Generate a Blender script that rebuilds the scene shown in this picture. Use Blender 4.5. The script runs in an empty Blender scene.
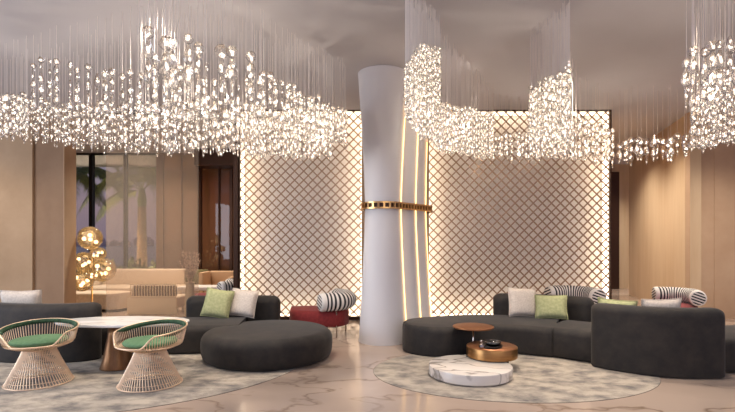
import bpy, bmesh, math, random
from mathutils import Vector, Matrix
random.seed(11)
R = random.random
PI = math.pi
sc = bpy.context.scene
COL = sc.collection
F = 470.0      # focal length in pixels of a 735 wide frame
EYE = 1.55     # eye height, the horizon sits at row 243
CEIL = 4.23

def PX(px, d): return (px - 367.5) * d / F
def PZ(py, d): return EYE + (243 - py) * d / F

# ------------------------------------------------------------------ materials
def lin(c):
    return tuple((v/255/12.92 if v/255 <= 0.04045 else ((v/255+0.055)/1.055)**2.4) for v in c) + (1.0,)

def nt(name):
    m = bpy.data.materials.new(name); m.use_nodes = True
    t = m.node_tree; t.nodes.clear()
    out = t.nodes.new('ShaderNodeOutputMaterial')
    return m, t, out

def N(t, typ, **kw):
    n = t.nodes.new(typ)
    for k, v in kw.items():
        if k.startswith('i_'): n.inputs[k[2:].replace('_', ' ')].default_value = v
        else: setattr(n, k, v)
    return n

def pbr(name, col, rough=0.5, metal=0.0, noise=None, bump=None, sheen=0.0, spec=0.5, coat=0.0, stretch=(1,1,1)):
    """noise=(scale, colour2, lo, hi)   bump=(scale, strength)"""
    m, t, out = nt(name)
    b = N(t, 'ShaderNodeBsdfPrincipled')
    b.inputs['Base Color'].default_value = lin(col)
    b.inputs['Roughness'].default_value = rough
    b.inputs['Metallic'].default_value = metal
    b.inputs['Specular IOR Level'].default_value = spec
    b.inputs['Coat Weight'].default_value = coat
    if sheen:
        b.inputs['Sheen Weight'].default_value = sheen
        b.inputs['Sheen Roughness'].default_value = 0.35
        b.inputs['Sheen Tint'].default_value = (1, .93, .85, 1)
    tc = N(t, 'ShaderNodeTexCoord'); mp = N(t, 'ShaderNodeMapping')
    mp.inputs['Scale'].default_value = stretch
    t.links.new(tc.outputs['Object'], mp.inputs['Vector'])
    if noise:
        n = N(t, 'ShaderNodeTexNoise'); n.inputs['Scale'].default_value = noise[0]
        n.inputs['Detail'].default_value = 6; n.inputs['Roughness'].default_value = .6
        r = N(t, 'ShaderNodeValToRGB')
        r.color_ramp.elements[0].position = noise[2]; r.color_ramp.elements[0].color = lin(col)
        r.color_ramp.elements[1].position = noise[3]; r.color_ramp.elements[1].color = lin(noise[1])
        t.links.new(mp.outputs[0], n.inputs['Vector']); t.links.new(n.outputs['Fac'], r.inputs[0])
        t.links.new(r.outputs[0], b.inputs['Base Color'])
    if bump:
        n2 = N(t, 'ShaderNodeTexNoise'); n2.inputs['Scale'].default_value = bump[0]; n2.inputs['Detail'].default_value = 5
        bp = N(t, 'ShaderNodeBump'); bp.inputs['Strength'].default_value = bump[1]; bp.inputs['Distance'].default_value = .02
        t.links.new(mp.outputs[0], n2.inputs['Vector']); t.links.new(n2.outputs['Fac'], bp.inputs['Height'])
        t.links.new(bp.outputs[0], b.inputs['Normal'])
    t.links.new(b.outputs[0], out.inputs['Surface'])
    return m

def emit(name, col, strength, sample=True):
    m, t, out = nt(name)
    e = N(t, 'ShaderNodeEmission'); e.inputs[0].default_value = lin(col); e.inputs[1].default_value = strength
    t.links.new(e.outputs[0], out.inputs['Surface'])
    if not sample: m.cycles.emission_sampling = 'NONE'
    return m

def thinglass(name, tint, rough=0.02, ior=1.5, base=0.0, diff=None, dfac=0.0):
    m, t, out = nt(name)
    tr = N(t, 'ShaderNodeBsdfTransparent'); tr.inputs[0].default_value = lin(tint)
    gl = N(t, 'ShaderNodeBsdfGlossy'); gl.inputs['Roughness'].default_value = rough
    fr = N(t, 'ShaderNodeFresnel'); fr.inputs[0].default_value = ior
    mx = N(t, 'ShaderNodeMixShader')
    if base:
        ad = N(t, 'ShaderNodeMath', operation='ADD'); ad.inputs[1].default_value = base; ad.use_clamp = True
        t.links.new(fr.outputs[0], ad.inputs[0]); t.links.new(ad.outputs[0], mx.inputs[0])
    else:
        t.links.new(fr.outputs[0], mx.inputs[0])
    t.links.new(tr.outputs[0], mx.inputs[1]); t.links.new(gl.outputs[0], mx.inputs[2])
    res = mx
    if diff:
        d = N(t, 'ShaderNodeBsdfDiffuse'); d.inputs[0].default_value = lin(diff)
        tl = N(t, 'ShaderNodeBsdfTranslucent'); tl.inputs[0].default_value = lin(diff)
        m1 = N(t, 'ShaderNodeMixShader'); m1.inputs[0].default_value = .5
        t.links.new(d.outputs[0], m1.inputs[1]); t.links.new(tl.outputs[0], m1.inputs[2])
        m2 = N(t, 'ShaderNodeMixShader'); m2.inputs[0].default_value = dfac
        t.links.new(mx.outputs[0], m2.inputs[1]); t.links.new(m1.outputs[0], m2.inputs[2]); res = m2
    t.links.new(res.outputs[0], out.inputs['Surface'])
    return m

def marble(name, base, vein, vein2, scale, rough, width=.06, warp=1.6, rot=.6, coat=0.0):
    m, t, out = nt(name)
    b = N(t, 'ShaderNodeBsdfPrincipled'); b.inputs['Roughness'].default_value = rough
    b.inputs['Coat Weight'].default_value = coat; b.inputs['Coat Roughness'].default_value = .05
    tc = N(t, 'ShaderNodeTexCoord'); mp = N(t, 'ShaderNodeMapping'); mp.inputs['Rotation'].default_value = (0, 0, rot)
    mp.inputs['Scale'].default_value = (scale, scale*1.6, scale)
    t.links.new(tc.outputs['Object'], mp.inputs['Vector'])
    w = N(t, 'ShaderNodeTexNoise'); w.inputs['Scale'].default_value = 1.1; w.inputs['Detail'].default_value = 5
    t.links.new(mp.outputs[0], w.inputs['Vector'])
    sb = N(t, 'ShaderNodeVectorMath', operation='SCALE'); sb.inputs['Scale'].default_value = warp
    t.links.new(w.outputs['Color'], sb.inputs[0])
    av = N(t, 'ShaderNodeVectorMath', operation='ADD')
    t.links.new(mp.outputs[0], av.inputs[0]); t.links.new(sb.outputs[0], av.inputs[1])
    n = N(t, 'ShaderNodeTexNoise'); n.inputs['Scale'].default_value = .9; n.inputs['Detail'].default_value = 3
    t.links.new(av.outputs[0], n.inputs['Vector'])
    s = N(t, 'ShaderNodeMath', operation='SUBTRACT'); s.inputs[1].default_value = .5; t.links.new(n.outputs['Fac'], s.inputs[0])
    a = N(t, 'ShaderNodeMath', operation='ABSOLUTE'); t.links.new(s.outputs[0], a.inputs[0])
    r = N(t, 'ShaderNodeValToRGB')
    r.color_ramp.elements[0].position = 0; r.color_ramp.elements[0].color = lin(vein)
    r.color_ramp.elements[1].position = width; r.color_ramp.elements[1].color = lin(base)
    e = r.color_ramp.elements.new(width*.35); e.color = lin(tuple((x+y)/2 for x, y in zip(vein, base)))
    t.links.new(a.outputs[0], r.inputs[0])
    n3 = N(t, 'ShaderNodeTexNoise'); n3.inputs['Scale'].default_value = .8; n3.inputs['Detail'].default_value = 7
    t.links.new(av.outputs[0], n3.inputs['Vector'])
    r3 = N(t, 'ShaderNodeValToRGB'); r3.color_ramp.elements[0].position = .42; r3.color_ramp.elements[1].position = .72
    r3.color_ramp.elements[0].color = (0, 0, 0, 1); r3.color_ramp.elements[1].color = (1, 1, 1, 1)
    t.links.new(n3.outputs['Fac'], r3.inputs[0])
    mx = N(t, 'ShaderNodeMix', data_type='RGBA')
    t.links.new(r3.outputs[0], mx.inputs['Factor']); t.links.new(r.outputs[0], mx.inputs['A'])
    mx.inputs['B'].default_value = lin(vein2)
    t.links.new(mx.outputs['Result'], b.inputs['Base Color'])
    t.links.new(b.outputs[0], out.inputs['Surface'])
    return m

def stripes(name, c1, c2, axis, freq, rough=.8):
    """woven stripe fabric along a uv coordinate"""
    m, t, out = nt(name)
    b = N(t, 'ShaderNodeBsdfPrincipled'); b.inputs['Roughness'].default_value = rough
    uv = N(t, 'ShaderNodeUVMap'); sp = N(t, 'ShaderNodeSeparateXYZ'); t.links.new(uv.outputs[0], sp.inputs[0])
    mu = N(t, 'ShaderNodeMath', operation='MULTIPLY'); mu.inputs[1].default_value = freq
    t.links.new(sp.outputs[axis], mu.inputs[0])
    fr = N(t, 'ShaderNodeMath', operation='FRACT'); t.links.new(mu.outputs[0], fr.inputs[0])
    g = N(t, 'ShaderNodeMath', operation='GREATER_THAN'); g.inputs[1].default_value = .52; t.links.new(fr.outputs[0], g.inputs[0])
    mx = N(t, 'ShaderNodeMix', data_type='RGBA'); t.links.new(g.outputs[0], mx.inputs['Factor'])
    mx.inputs['A'].default_value = lin(c1); mx.inputs['B'].default_value = lin(c2)
    t.links.new(mx.outputs['Result'], b.inputs['Base Color']); t.links.new(b.outputs[0], out.inputs['Surface'])
    return m

M = {}
M['ceiling'] = pbr('ceiling_plaster', (196, 191, 192), .85, noise=(.5, (190, 184, 185), .35, .7))
M['floor'] = marble('floor_marble', (188, 167, 151), (140, 118, 100), (174, 154, 139), .55, .13, .022, 1.7, .5)
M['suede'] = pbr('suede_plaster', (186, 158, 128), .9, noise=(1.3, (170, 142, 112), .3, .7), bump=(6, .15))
M['suede_dark'] = pbr('suede_plaster_shaded', (158, 130, 104), .9, noise=(1.3, (142, 114, 90), .3, .7), bump=(6, .15))  # darker copy of the suede; on the left piers it holds their shadow
M['wood'] = pbr('pale_wood_panel', (212, 186, 152), .6, noise=(2.2, (198, 168, 132), .3, .7), stretch=(2.0, 2.0, .2))
M['stucco'] = pbr('warm_plaster', (200, 170, 140), .85, noise=(1.0, (184, 152, 122), .3, .7), bump=(5, .12))
M['bronze_dark'] = pbr('dark_bronze', (70, 46, 32), .4, .6)
M['suede_frame'] = pbr('brown_frame', (128, 100, 78), .5)
M['black'] = pbr('black_metal', (22, 20, 20), .4, .5)
M['cream_panel'] = pbr('cream_panel', (252, 246, 240), .7)
M['lattice'] = pbr('lattice_bronze', (168, 136, 112), .34, .5)
M['led'] = emit('warm_led', (255, 228, 196), 4.3)
M['led_soft'] = emit('warm_led_tape', (255, 202, 130), 3.6)
M['column'] = pbr('column_white', (226, 222, 222), .55)
M['gold'] = pbr('brushed_gold', (214, 170, 112), .28, 1.0)
M['velvet'] = pbr('charcoal_velvet', (33, 29, 27), .8, noise=(6, (56, 48, 42), .38, .78), sheen=.12, bump=(30, .05))
M['plinth'] = pbr('dark_plinth', (26, 23, 22), .6)
M['pillow_cream'] = pbr('cream_linen', (226, 212, 198), .95, noise=(40, (205, 190, 176), .35, .65), bump=(80, .2))
M['pillow_green'] = pbr('green_linen', (186, 184, 138), .95, noise=(30, (160, 162, 116), .35, .65), bump=(80, .2))
M['rug'] = pbr('distressed_rug', (186, 173, 157), .98, noise=(3.6, (116, 110, 106), .40, .66), bump=(60, .3), stretch=(1.0, 1.5, 1))
M['rug_side'] = pbr('rug_binding', (92, 80, 70), .95)
M['wire'] = pbr('rose_gold_wire', (246, 212, 178), .38, .35)
M['green_seat'] = pbr('green_fabric', (104, 140, 100), .9, noise=(30, (90, 124, 88), .35, .65))
M['green_dark'] = pbr('dark_green_fabric', (58, 88, 62), .9, noise=(30, (36, 58, 38), .35, .65))
M['table_top'] = marble('white_table_stone', (240, 235, 230), (206, 198, 192), (228, 221, 215), 1.4, .2, .03)
M['bronze'] = pbr('brushed_bronze', (150, 112, 80), .35, .9, noise=(6, (124, 90, 62), .3, .7), stretch=(4, 4, .3))
M['copper'] = pbr('brushed_copper', (190, 146, 94), .34, 1.0, noise=(4, (154, 110, 68), .3, .7), stretch=(.4, .4, 8))
M['copper_top'] = pbr('copper_top', (158, 106, 70), .4, .7, noise=(5, (138, 90, 58), .3, .7))
M['marble_white'] = marble('veined_white_marble', (236, 226, 216), (120, 108, 100), (206, 196, 188), 1.1, .15, .016, .8, 1.3)
M['red'] = pbr('brick_red_fabric', (140, 44, 44), .9, noise=(25, (120, 36, 36), .35, .65), sheen=.2)
M['stripe'] = stripes('striped_fabric', (232, 224, 216), (28, 24, 30), 0, 16)
M['stripe_cap'] = stripes('striped_fabric_end', (232, 224, 216), (28, 24, 30), 1, 5.5)
M['chrome'] = pbr('polished_steel', (190, 180, 172), .15, 1.0)
M['tray'] = pbr('dark_tray', (44, 32, 26), .3, .3)
M['smoke_glass'] = thinglass('smoked_glass', (96, 80, 72), .03, 1.5, .06)
M['strand_wire'] = pbr('steel_cord', (226, 216, 208), .5, 0)
def crystal():
    m, t, out = nt('clear_crystal')
    g = N(t, 'ShaderNodeBsdfGlass'); g.inputs['IOR'].default_value = 1.5; g.inputs['Roughness'].default_value = .0; g.inputs['Color'].default_value = (1, .985, .96, 1)
    tr = N(t, 'ShaderNodeBsdfTransparent'); tr.inputs[0].default_value = (1, .99, .975, 1)
    mx = N(t, 'ShaderNodeMixShader'); mx.inputs[0].default_value = .60
    t.links.new(tr.outputs[0], mx.inputs[1]); t.links.new(g.outputs[0], mx.inputs[2]); t.links.new(mx.outputs[0], out.inputs['Surface'])
    return m
M['crystal'] = crystal()
M['core'] = emit('crystal_sparkle', (255, 241, 226), 3.0, False)  # emissive flecks that stand for the sparkle of the crystals
M['window_glass'] = thinglass('window_glass', (226, 224, 222), .01, 1.35)
M['pale_glass'] = thinglass('pale_bronze_glass', (214, 190, 166), .02, 1.3, 0, (206, 178, 150), .42)
M['bronze_glass'] = thinglass('bronze_tinted_glass', (190, 150, 126), .02, 1.4, .02, (158, 116, 86), .40)
M['sheer'] = thinglass('sheer_fabric', (250, 244, 238), .4, 1.1, 0, (248, 232, 210), .14)
M['cream_fabric'] = pbr('cream_upholstery', (222, 202, 178), .9, noise=(20, (206, 184, 160), .35, .65))
M['tan_fabric'] = pbr('tan_upholstery', (182, 146, 112), .9)
M['slat_backing'] = pbr('slat_backing', (126, 100, 74), .9)
M['olive'] = pbr('olive_cushion', (104, 96, 58), .9)
M['cane'] = pbr('pale_cane', (224, 196, 156), .7)
M['white_lacquer'] = pbr('white_lacquer', (232, 222, 212), .35)
M['amber_glass'] = thinglass('amber_glass', (255, 236, 204), .03, 1.5, .12, (255, 226, 178), .15)
M['amber_core'] = emit('amber_bulb', (255, 230, 188), 4)
M['pampas'] = pbr('pampas_plume', (214, 184, 160), .95)
M['ceramic'] = pbr('sand_ceramic', (196, 172, 136), .6)
M['leaf'] = pbr('palm_leaf', (128, 134, 74), .6, noise=(2.5, (72, 88, 50), .3, .7))
M['leaf_light'] = pbr('shrub_leaf', (124, 134, 74), .7, noise=(3, (88, 104, 52), .3, .7))
M['trunk'] = pbr('palm_trunk', (150, 124, 98), .9, noise=(2, (116, 92, 70), .3, .7), stretch=(1, 1, 9))
M['grass'] = pbr('lawn', (88, 98, 58), .95, noise=(4, (70, 82, 46), .3, .7))
M['sea'] = pbr('dusk_sea', (96, 100, 122), .25, noise=(.05, (84, 88, 110), .3, .7))
M['city'] = pbr('far_building', (206, 186, 196), .9)

# ------------------------------------------------------------------ object helpers
def tag(o, label=None, cat=None, group=None, kind=None):
    if label: o['label'] = label
    if cat: o['category'] = cat
    if group: o['group'] = group
    if kind: o['kind'] = kind
    return o

def thing(name, label, cat, loc=(0, 0, 0), rz=0, group=None):
    o = bpy.data.objects.new(name, None); COL.objects.link(o)
    o.location = loc; o.rotation_euler = (0, 0, rz); o.empty_display_size = .1
    return tag(o, label, cat, group)

def obj(name, bm, mats, parent=None, smooth=True, loc=None, ang=None):
    me = bpy.data.meshes.new(name)
    bmesh.ops.recalc_face_normals(bm, faces=bm.faces[:])
    bm.to_mesh(me); bm.free()
    if not isinstance(mats, (list, tuple)): mats = [mats]
    for m in mats: me.materials.append(m)
    if smooth:
        for p in me.polygons: p.use_smooth = True
        if ang:
            me.set_sharp_from_angle(angle=ang)
    o = bpy.data.objects.new(name, me); COL.objects.link(o)
    if parent: o.parent = parent
    if loc: o.location = loc
    return o

def struct(name, bm, mats, smooth=False, parent=None, **k):
    o = obj(name, bm, mats, parent, smooth, **k)
    o['kind'] = 'structure'
    return o

def dup(root, loc, rz=None, label=None):
    r = root.copy(); COL.objects.link(r); r.location = loc
    if rz is not None: r.rotation_euler = (0, 0, rz)
    if label: r['label'] = label
    for ch in list(root.children):
        c = ch.copy(); COL.objects.link(c); c.parent = r
        for g in list(ch.children):
            d = g.copy(); COL.objects.link(d); d.parent = c
    return r

def NB(): return bmesh.new()

def box(bm, x0, x1, y0, y1, z0, z1, mi=0, bev=0):
    vs = [bm.verts.new(p) for p in ((x0,y0,z0),(x1,y0,z0),(x1,y1,z0),(x0,y1,z0),(x0,y0,z1),(x1,y0,z1),(x1,y1,z1),(x0,y1,z1))]
    fs = [bm.faces.new([vs[i] for i in q]) for q in ((3,2,1,0),(4,5,6,7),(0,1,5,4),(1,2,6,5),(2,3,7,6),(3,0,4,7))]
    for f in fs: f.material_index = mi
    if bev:
        es = set(e for f in fs for e in f.edges)
        bmesh.ops.bevel(bm, geom=list(es), offset=bev, segments=3, profile=.5, affect='EDGES')
    return fs

def hexa(bm, corners, mi=0):
    """8 corners: bottom 4 ccw then top 4"""
    vs = [bm.verts.new(p) for p in corners]
    for q in ((3,2,1,0),(4,5,6,7),(0,1,5,4),(1,2,6,5),(2,3,7,6),(3,0,4,7)):
        bm.faces.new([vs[i] for i in q]).material_index = mi

def wallseg(bm, ax, ay, bx, by, z0, z1, th, mi=0):
    """upright slab from a to b, thickened to its left side"""
    d = Vector((bx-ax, by-ay, 0)).normalized(); n = Vector((-d.y, d.x, 0))*th
    c = [(ax,ay),(bx,by),(bx+n.x,by+n.y),(ax+n.x,ay+n.y)]
    hexa(bm, [(x,y,z0) for x,y in c] + [(x,y,z1) for x,y in c], mi)

def lathe(bm, prof, cx=0, cy=0, cz=0, seg=32, mi=0, sx=1, sy=1):
    rings = []
    for r, z in prof:
        if r < 1e-5: rings.append([bm.verts.new((cx, cy, cz+z))])
        else: rings.append([bm.verts.new((cx+r*sx*math.cos(2*PI*i/seg), cy+r*sy*math.sin(2*PI*i/seg), cz+z)) for i in range(seg)])
    for a, b in zip(rings, rings[1:]):
        for i in range(seg):
            j = (i+1) % seg
            if len(a) == 1 and len(b) == 1: continue
            if len(a) == 1: f = bm.faces.new((a[0], b[j], b[i]))
            elif len(b) == 1: f = bm.faces.new((a[i], a[j], b[0]))
            else: f = bm.faces.new((a[i], a[j], b[j], b[i]))
            f.material_index = mi
    return rings

def disc_prof(r, z0, z1, bev=.008):
    return [(0, z0), (r-bev, z0), (r, z0+bev), (r, z1-bev), (r-bev*.3, z1-bev*.3), (r-bev, z1), (0, z1)]

def tube(bm, pts, r, seg=8, closed=False, mi=0, cap=True):
    pts = [Vector(p) for p in pts]; n = len(pts); rings = []
    rr = r if isinstance(r, (list, tuple)) else [r]*n
    up0 = Vector((0, 0, 1))
    for i, p in enumerate(pts):
        if closed: t = pts[(i+1) % n] - pts[i-1]
        else: t = pts[min(i+1, n-1)] - pts[max(i-1, 0)]
        t.normalize()
        up = up0 if abs(t.dot(up0)) < .95 else Vector((0, 1, 0))
        a = t.cross(up).normalized(); b = a.cross(t).normalized()
        rings.append([bm.verts.new(p + (a*math.cos(2*PI*k/seg) + b*math.sin(2*PI*k/seg))*rr[i]) for k in range(seg)])
    m = n if closed else n-1
    for i in range(m):
        A, B = rings[i], rings[(i+1) % n]
        for k in range(seg):
            bm.faces.new((A[k], A[(k+1) % seg], B[(k+1) % seg], B[k])).material_index = mi
    if cap and not closed:
        bm.faces.new(rings[0][::-1]).material_index = mi; bm.faces.new(rings[-1]).material_index = mi
    return rings

def catmull(pts, n=14):
    P = [Vector(p) for p in pts]; P = [P[0]*2-P[1]] + P + [P[-1]*2-P[-2]]
    out = []
    for i in range(1, len(P)-2):
        a, b, c, d = P[i-1], P[i], P[i+1], P[i+2]
        for k in range(n):
            t = k/n
            out.append(.5*((2*b) + (c-a)*t + (2*a-5*b+4*c-d)*t*t + (3*b-a-3*c+d)*t**3))
    out.append(P[-2])
    return out

def resample(pts, ss):
    L = [0]
    for a, b in zip(pts, pts[1:]): L.append(L[-1] + (b-a).length)
    out = []; j = 0
    for s in ss:
        s = min(max(s, 0), L[-1])
        while j < len(L)-2 and L[j+1] < s: j += 1
        f = (s-L[j])/max(1e-9, L[j+1]-L[j])
        out.append((pts[j].lerp(pts[j+1], f), (pts[j+1]-pts[j]).normalized()))
    return out

def sweep(path, hw, z0, z1, rt, rb, e0, e1, topdrop=0.0, step=.08, crown=0.0):
    """upholstered volume swept along a plan path. hw: half width (number or fn of 0..1), rt/rb edge radii, e0/e1 plan radius of the two ends"""
    pts = catmull([(x, y, 0) for x, y in path])
    L = sum((b-a).length for a, b in zip(pts, pts[1:]))
    ss = []
    k = 12
    for i in range(k): ss.append(e0*(1-math.cos(PI/2*i/k)))
    n = max(2, int((L-e0-e1)/step))
    for i in range(n+1): ss.append(e0 + (L-e0-e1)*i/n)
    for i in range(1, k+1): ss.append(L - e1*(1-math.sin(PI/2*i/k)))
    ss[0] = .0015; ss[-1] = L-.0015
    bm = NB(); rings = []
    for s, (p, t) in zip(ss, resample(pts, ss)):
        w = hw(s/L) if callable(hw) else hw
        ins = 0
        if s < e0: ins = e0 - math.sqrt(max(0, e0*e0-(e0-s)**2))
        if s > L-e1: d = L-s; ins = e1 - math.sqrt(max(0, e1*e1-(e1-d)**2))
        ww = max(.012, w - ins*(w/max(e0, e1) if max(e0, e1) > w else 1)) if ins else w
        zt = z1 - min(ins*topdrop, (z1-z0)*.5)
        nn = Vector((t.y, -t.x, 0))
        a = min(rt, ww*.95); b = min(rb, ww*.95)
        prof = []
        for q in range(5): th = PI/2*q/4; prof.append((-ww+b-b*math.cos(PI/2-th) if 0 else -(ww-b) - b*math.sin(th), z0+b-b*math.cos(th)))
        prof.append((-ww, (z0+zt)/2))
        for q in range(7): th = PI/2*q/6; prof.append((-(ww-a) - a*math.cos(th), zt-a+a*math.sin(th)))
        if crown: prof.append((-(ww-a)*.5, zt+crown*.75))
        prof.append((0, zt+crown))
        half = prof[:-1]
        prof = prof + [(-u, z) for u, z in reversed(half)]
        rings.append([bm.verts.new((p.x+nn.x*u, p.y+nn.y*u, z)) for u, z in prof])
    for A, B in zip(rings, rings[1:]):
        for i in range(len(A)):
            j = (i+1) % len(A); bm.faces.new((A[i], A[j], B[j], B[i]))
    bm.faces.new(rings[0]); bm.faces.new(rings[-1][::-1])
    return bm

def offset_path(path, d):
    pts = catmull([(x, y, 0) for x, y in path], 4); out = []
    for i, p in enumerate(pts):
        t = (pts[min(i+1, len(pts)-1)] - pts[max(i-1, 0)]).normalized()
        out.append((p.x+t.y*d, p.y-t.x*d))
    return out

def shift(bm, dx, dy, dz=0):
    bmesh.ops.translate(bm, verts=bm.verts[:], vec=(dx, dy, dz)); return bm

def pillow_mesh(w, h, t, n=12):
    bm = NB(); g = {}
    for s in (1, -1):
        for i in range(n+1):
            for j in range(n+1):
                u, v = i/n*2-1, j/n*2-1
                edge = i in (0, n) or j in (0, n)
                if s == -1 and edge: g[s, i, j] = g[1, i, j]; continue
                pinch = 1-.10*(1-abs(u)**2)*abs(v)**3 if 0 else 1
                x = u*w/2*(1-.10*(1-u*u*0)*(1-abs(v))*abs(u)**4*0) * (1-.07*(1-v*v)*abs(u)**3)
                z = v*h/2*(1-.07*(1-u*u)*abs(v)**3)
                d = t/2*((1-u**4)*(1-v**4))**.55 + .004*math.sin(9*u+4*v)*(1-u*u)*(1-v*v)
                g[s, i, j] = bm.verts.new((x, -s*d, z+h/2))
    for s in (1, -1):
        for i in range(n):
            for j in range(n):
                q = [g[s,i,j], g[s,i+1,j], g[s,i+1,j+1], g[s,i,j+1]]
                bm.faces.new(q if s == 1 else q[::-1])
    return bm

def pillow(label, mat, loc, rz, lean, tilt, w=.46, h=.44, t=.16, group='loose sofa pillows'):
    o = obj('throw_pillow', pillow_mesh(w, h, t), mat)
    o.location = loc
    o.rotation_euler = (Matrix.Rotation(rz, 3, 'Z') @ Matrix.Rotation(lean, 3, 'X') @ Matrix.Rotation(tilt, 3, 'Y')).to_euler()
    tag(o, label, 'pillow', group)
    bm = NB(); pts = []                                # piped edge
    n = 12; ring = [(i, 0) for i in range(n)] + [(n, j) for j in range(n)] + [(n-i, n) for i in range(n)] + [(0, n-j) for j in range(n)]
    for i, j in ring:
        u, v = i/n*2-1, j/n*2-1
        pts.append((u*w/2*(1-.07*(1-v*v)*abs(u)**3), 0, v*h/2*(1-.07*(1-u*u)*abs(v)**3)+h/2))
    tube(bm, pts, .006, 6, True)
    obj('piping', bm, mat, o)
    return o

# ------------------------------------------------------------------ camera
cam = bpy.data.cameras.new('camera'); co = bpy.data.objects.new('camera', cam); COL.objects.link(co)
cam.sensor_width = 36; cam.lens = 36*F/735; cam.shift_y = 37/735; cam.clip_end = 2000
co.location = (0, 0, EYE); co.rotation_euler = (PI/2, 0, 0)
sc.camera = co

# ------------------------------------------------------------------ the setting
BY = 9.46                                   # front of the lattice screen
bm = NB(); box(bm, -16, 12, -1.5, 16.6, -.12, 0); struct('floor', bm, M['floor'])
bm = NB(); box(bm, -16, 12, 3.0, 16.6, CEIL, CEIL+.15); struct('ceiling', bm, M['ceiling'])

LX0, LX1 = PX(240, BY), -.12                # left lattice opening
RX0, RX1 = 1.24, PX(610, BY)
bm = NB()
box(bm, LX0-.1, RX1+.1, BY+.34, BY+.5, 0, CEIL)                # cream back panel
struct('wall_back', bm, M['cream_panel'])
bm = NB(); box(bm, LX1, RX0, BY-.02, BY+.34, 0, CEIL-.02); struct('wall_pier', bm, M['stucco'])
ZT, ZB = PZ(111, BY), .07

def lattice(label, x0, x1):
    t = thing('lattice_screen', label, 'lattice screen', (x0, BY, 0), 0, 'lattice wall screens')
    W = x1-x0; H = ZT-ZB; p = .183
    bm = NB(); hw = .0115
    def seg(ax, az, bx, bz, y0, y1):
        d = Vector((bx-ax, bz-az)); l = d.length
        if l < .02: return
        d /= l; n = Vector((-d.y, d.x))*hw
        c = [(ax+n.x, az+n.y), (ax-n.x, az-n.y), (bx-n.x, bz-n.y), (bx+n.x, bz+n.y)]
        hexa(bm, [(x, y0, z+ZB) for x, z in c] + [(x, y1, z+ZB) for x, z in c])
    k = -int(H/p)-1
    while k*p < W:
        c = k*p; a = max(0, c); b = min(W, c+H)
        if b > a: seg(a, a-c, b, b-c, .0, .022)
        k += 1
    k = 0
    while k*p < W+H:
        c = k*p; a = max(0, c-H); b = min(W, c)
        if b > a: seg(a, c-a, b, c-b, .0225, .0445)
        k += 1
    obj('lattice', bm, M['lattice'], t, False)
    bm = NB()
    f = .03
    box(bm, -f, 0, -.01, .30, ZB-f, ZT+f); box(bm, W, W+f, -.01, .30, ZB-f, ZT+f)
    box(bm, 0, W, -.01, .30, ZT, ZT+f); box(bm, 0, W, -.01, .30, ZB-f, ZB)
    obj('frame', bm, M['bronze_dark'], t, False)
    bm = NB(); box(bm, 0, W, .02, .10, 0, ZB-f); obj('plinth', bm, M['bronze_dark'], t, False)
    for a in ((.0, .016, .0, H), (W-.016, W, .0, H), (.016, W-.016, H-.016, H), (.016, W-.016, 0, .016)):
        bm = NB(); box(bm, a[0]+.002, a[1]-.002, .06, .29, a[2]+ZB+.002, a[3]+ZB-.002)
        tag(obj('light_strip', bm, M['led'], t, False), 'glowing warm light strip')
    return t
lattice('bronze diamond lattice screen on the back wall left of the white column', LX0, LX1)
lattice('wider bronze diamond lattice screen on the back wall right of the white column', RX0, RX1)
bm = NB(); box(bm, LX0-.14, RX1+.1, BY-.06, BY+.34, ZT+.031, CEIL-.002); struct('trim_1', bm, M['ceiling'])

# left wall: stepped suede piers
D0 = 9.4
bm = NB()
box(bm, -13, PX(32.3, D0-.06)-.0, D0-.06, D0+.38, 0, CEIL)
struct('wall_left', bm, M['suede'])
bm = NB(); box(bm, PX(32, D0), PX(52, D0), D0, D0+.38, 0, CEIL); struct('wall_left_recess', bm, M['suede_dark'])  # same plaster as wall_left, its shadow put into the darker colour
bm = NB(); box(bm, PX(52, D0)+.001, PX(64.5, D0), D0-.03, D0+.36, 0, CEIL); struct('wall_left_reveal', bm, M['suede_dark'])  # shadow on this step is painted in with the darker suede
bm = NB(); box(bm, PX(64.5, D0)+.001, PX(64.5, D0)+.012, D0-.03, D0+.36, 0, CEIL); struct('wall_left_lit_return', bm, M['stucco'])  # thin lining added, paler so the pier's return face looks lit
# dark bronze jamb between window bay and lattice
bm = NB(); box(bm, PX(234, BY), LX0-.032, BY-.05, BY+.5, 0, CEIL); struct('trim_2', bm, M['bronze_dark'])
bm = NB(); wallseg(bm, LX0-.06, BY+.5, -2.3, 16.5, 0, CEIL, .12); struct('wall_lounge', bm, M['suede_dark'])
# right wall, slanted, with a flat return and the corridor end
ax, ay = PX(690, 9.6), 9.6; bx_, by_ = PX(629, 14.0), 14.0
bm = NB(); wallseg(bm, bx_, by_, ax, ay, 0, CEIL, .2); struct('wall_right', bm, M['wood'])
bm = NB(); box(bm, ax, PX(714, 9.6), 9.6, 9.75, 0, CEIL); struct('wall_right_return', bm, M['stucco'])
bm = NB(); box(bm, PX(714, 9.6)+.002, 11.5, 9.593, 9.75, 0, CEIL); struct('wall_right_panel', bm, M['stucco'])
bm = NB(); box(bm, 7.2, 11.0, 16.0, 16.2, 0, CEIL); struct('wall_corridor', bm, M['wood'])
bm = NB(); box(bm, PX(608, 15.9), PX(618.5, 15.9), 15.85, 15.998, 0, 3.95); struct('door_1', bm, M['bronze_dark'])
bm = NB(); wallseg(bm, RX1+.1, BY+.5, RX1+.35, 16.0, 0, CEIL, .12); struct('wall_corridor_side', bm, M['suede_dark'])

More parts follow.
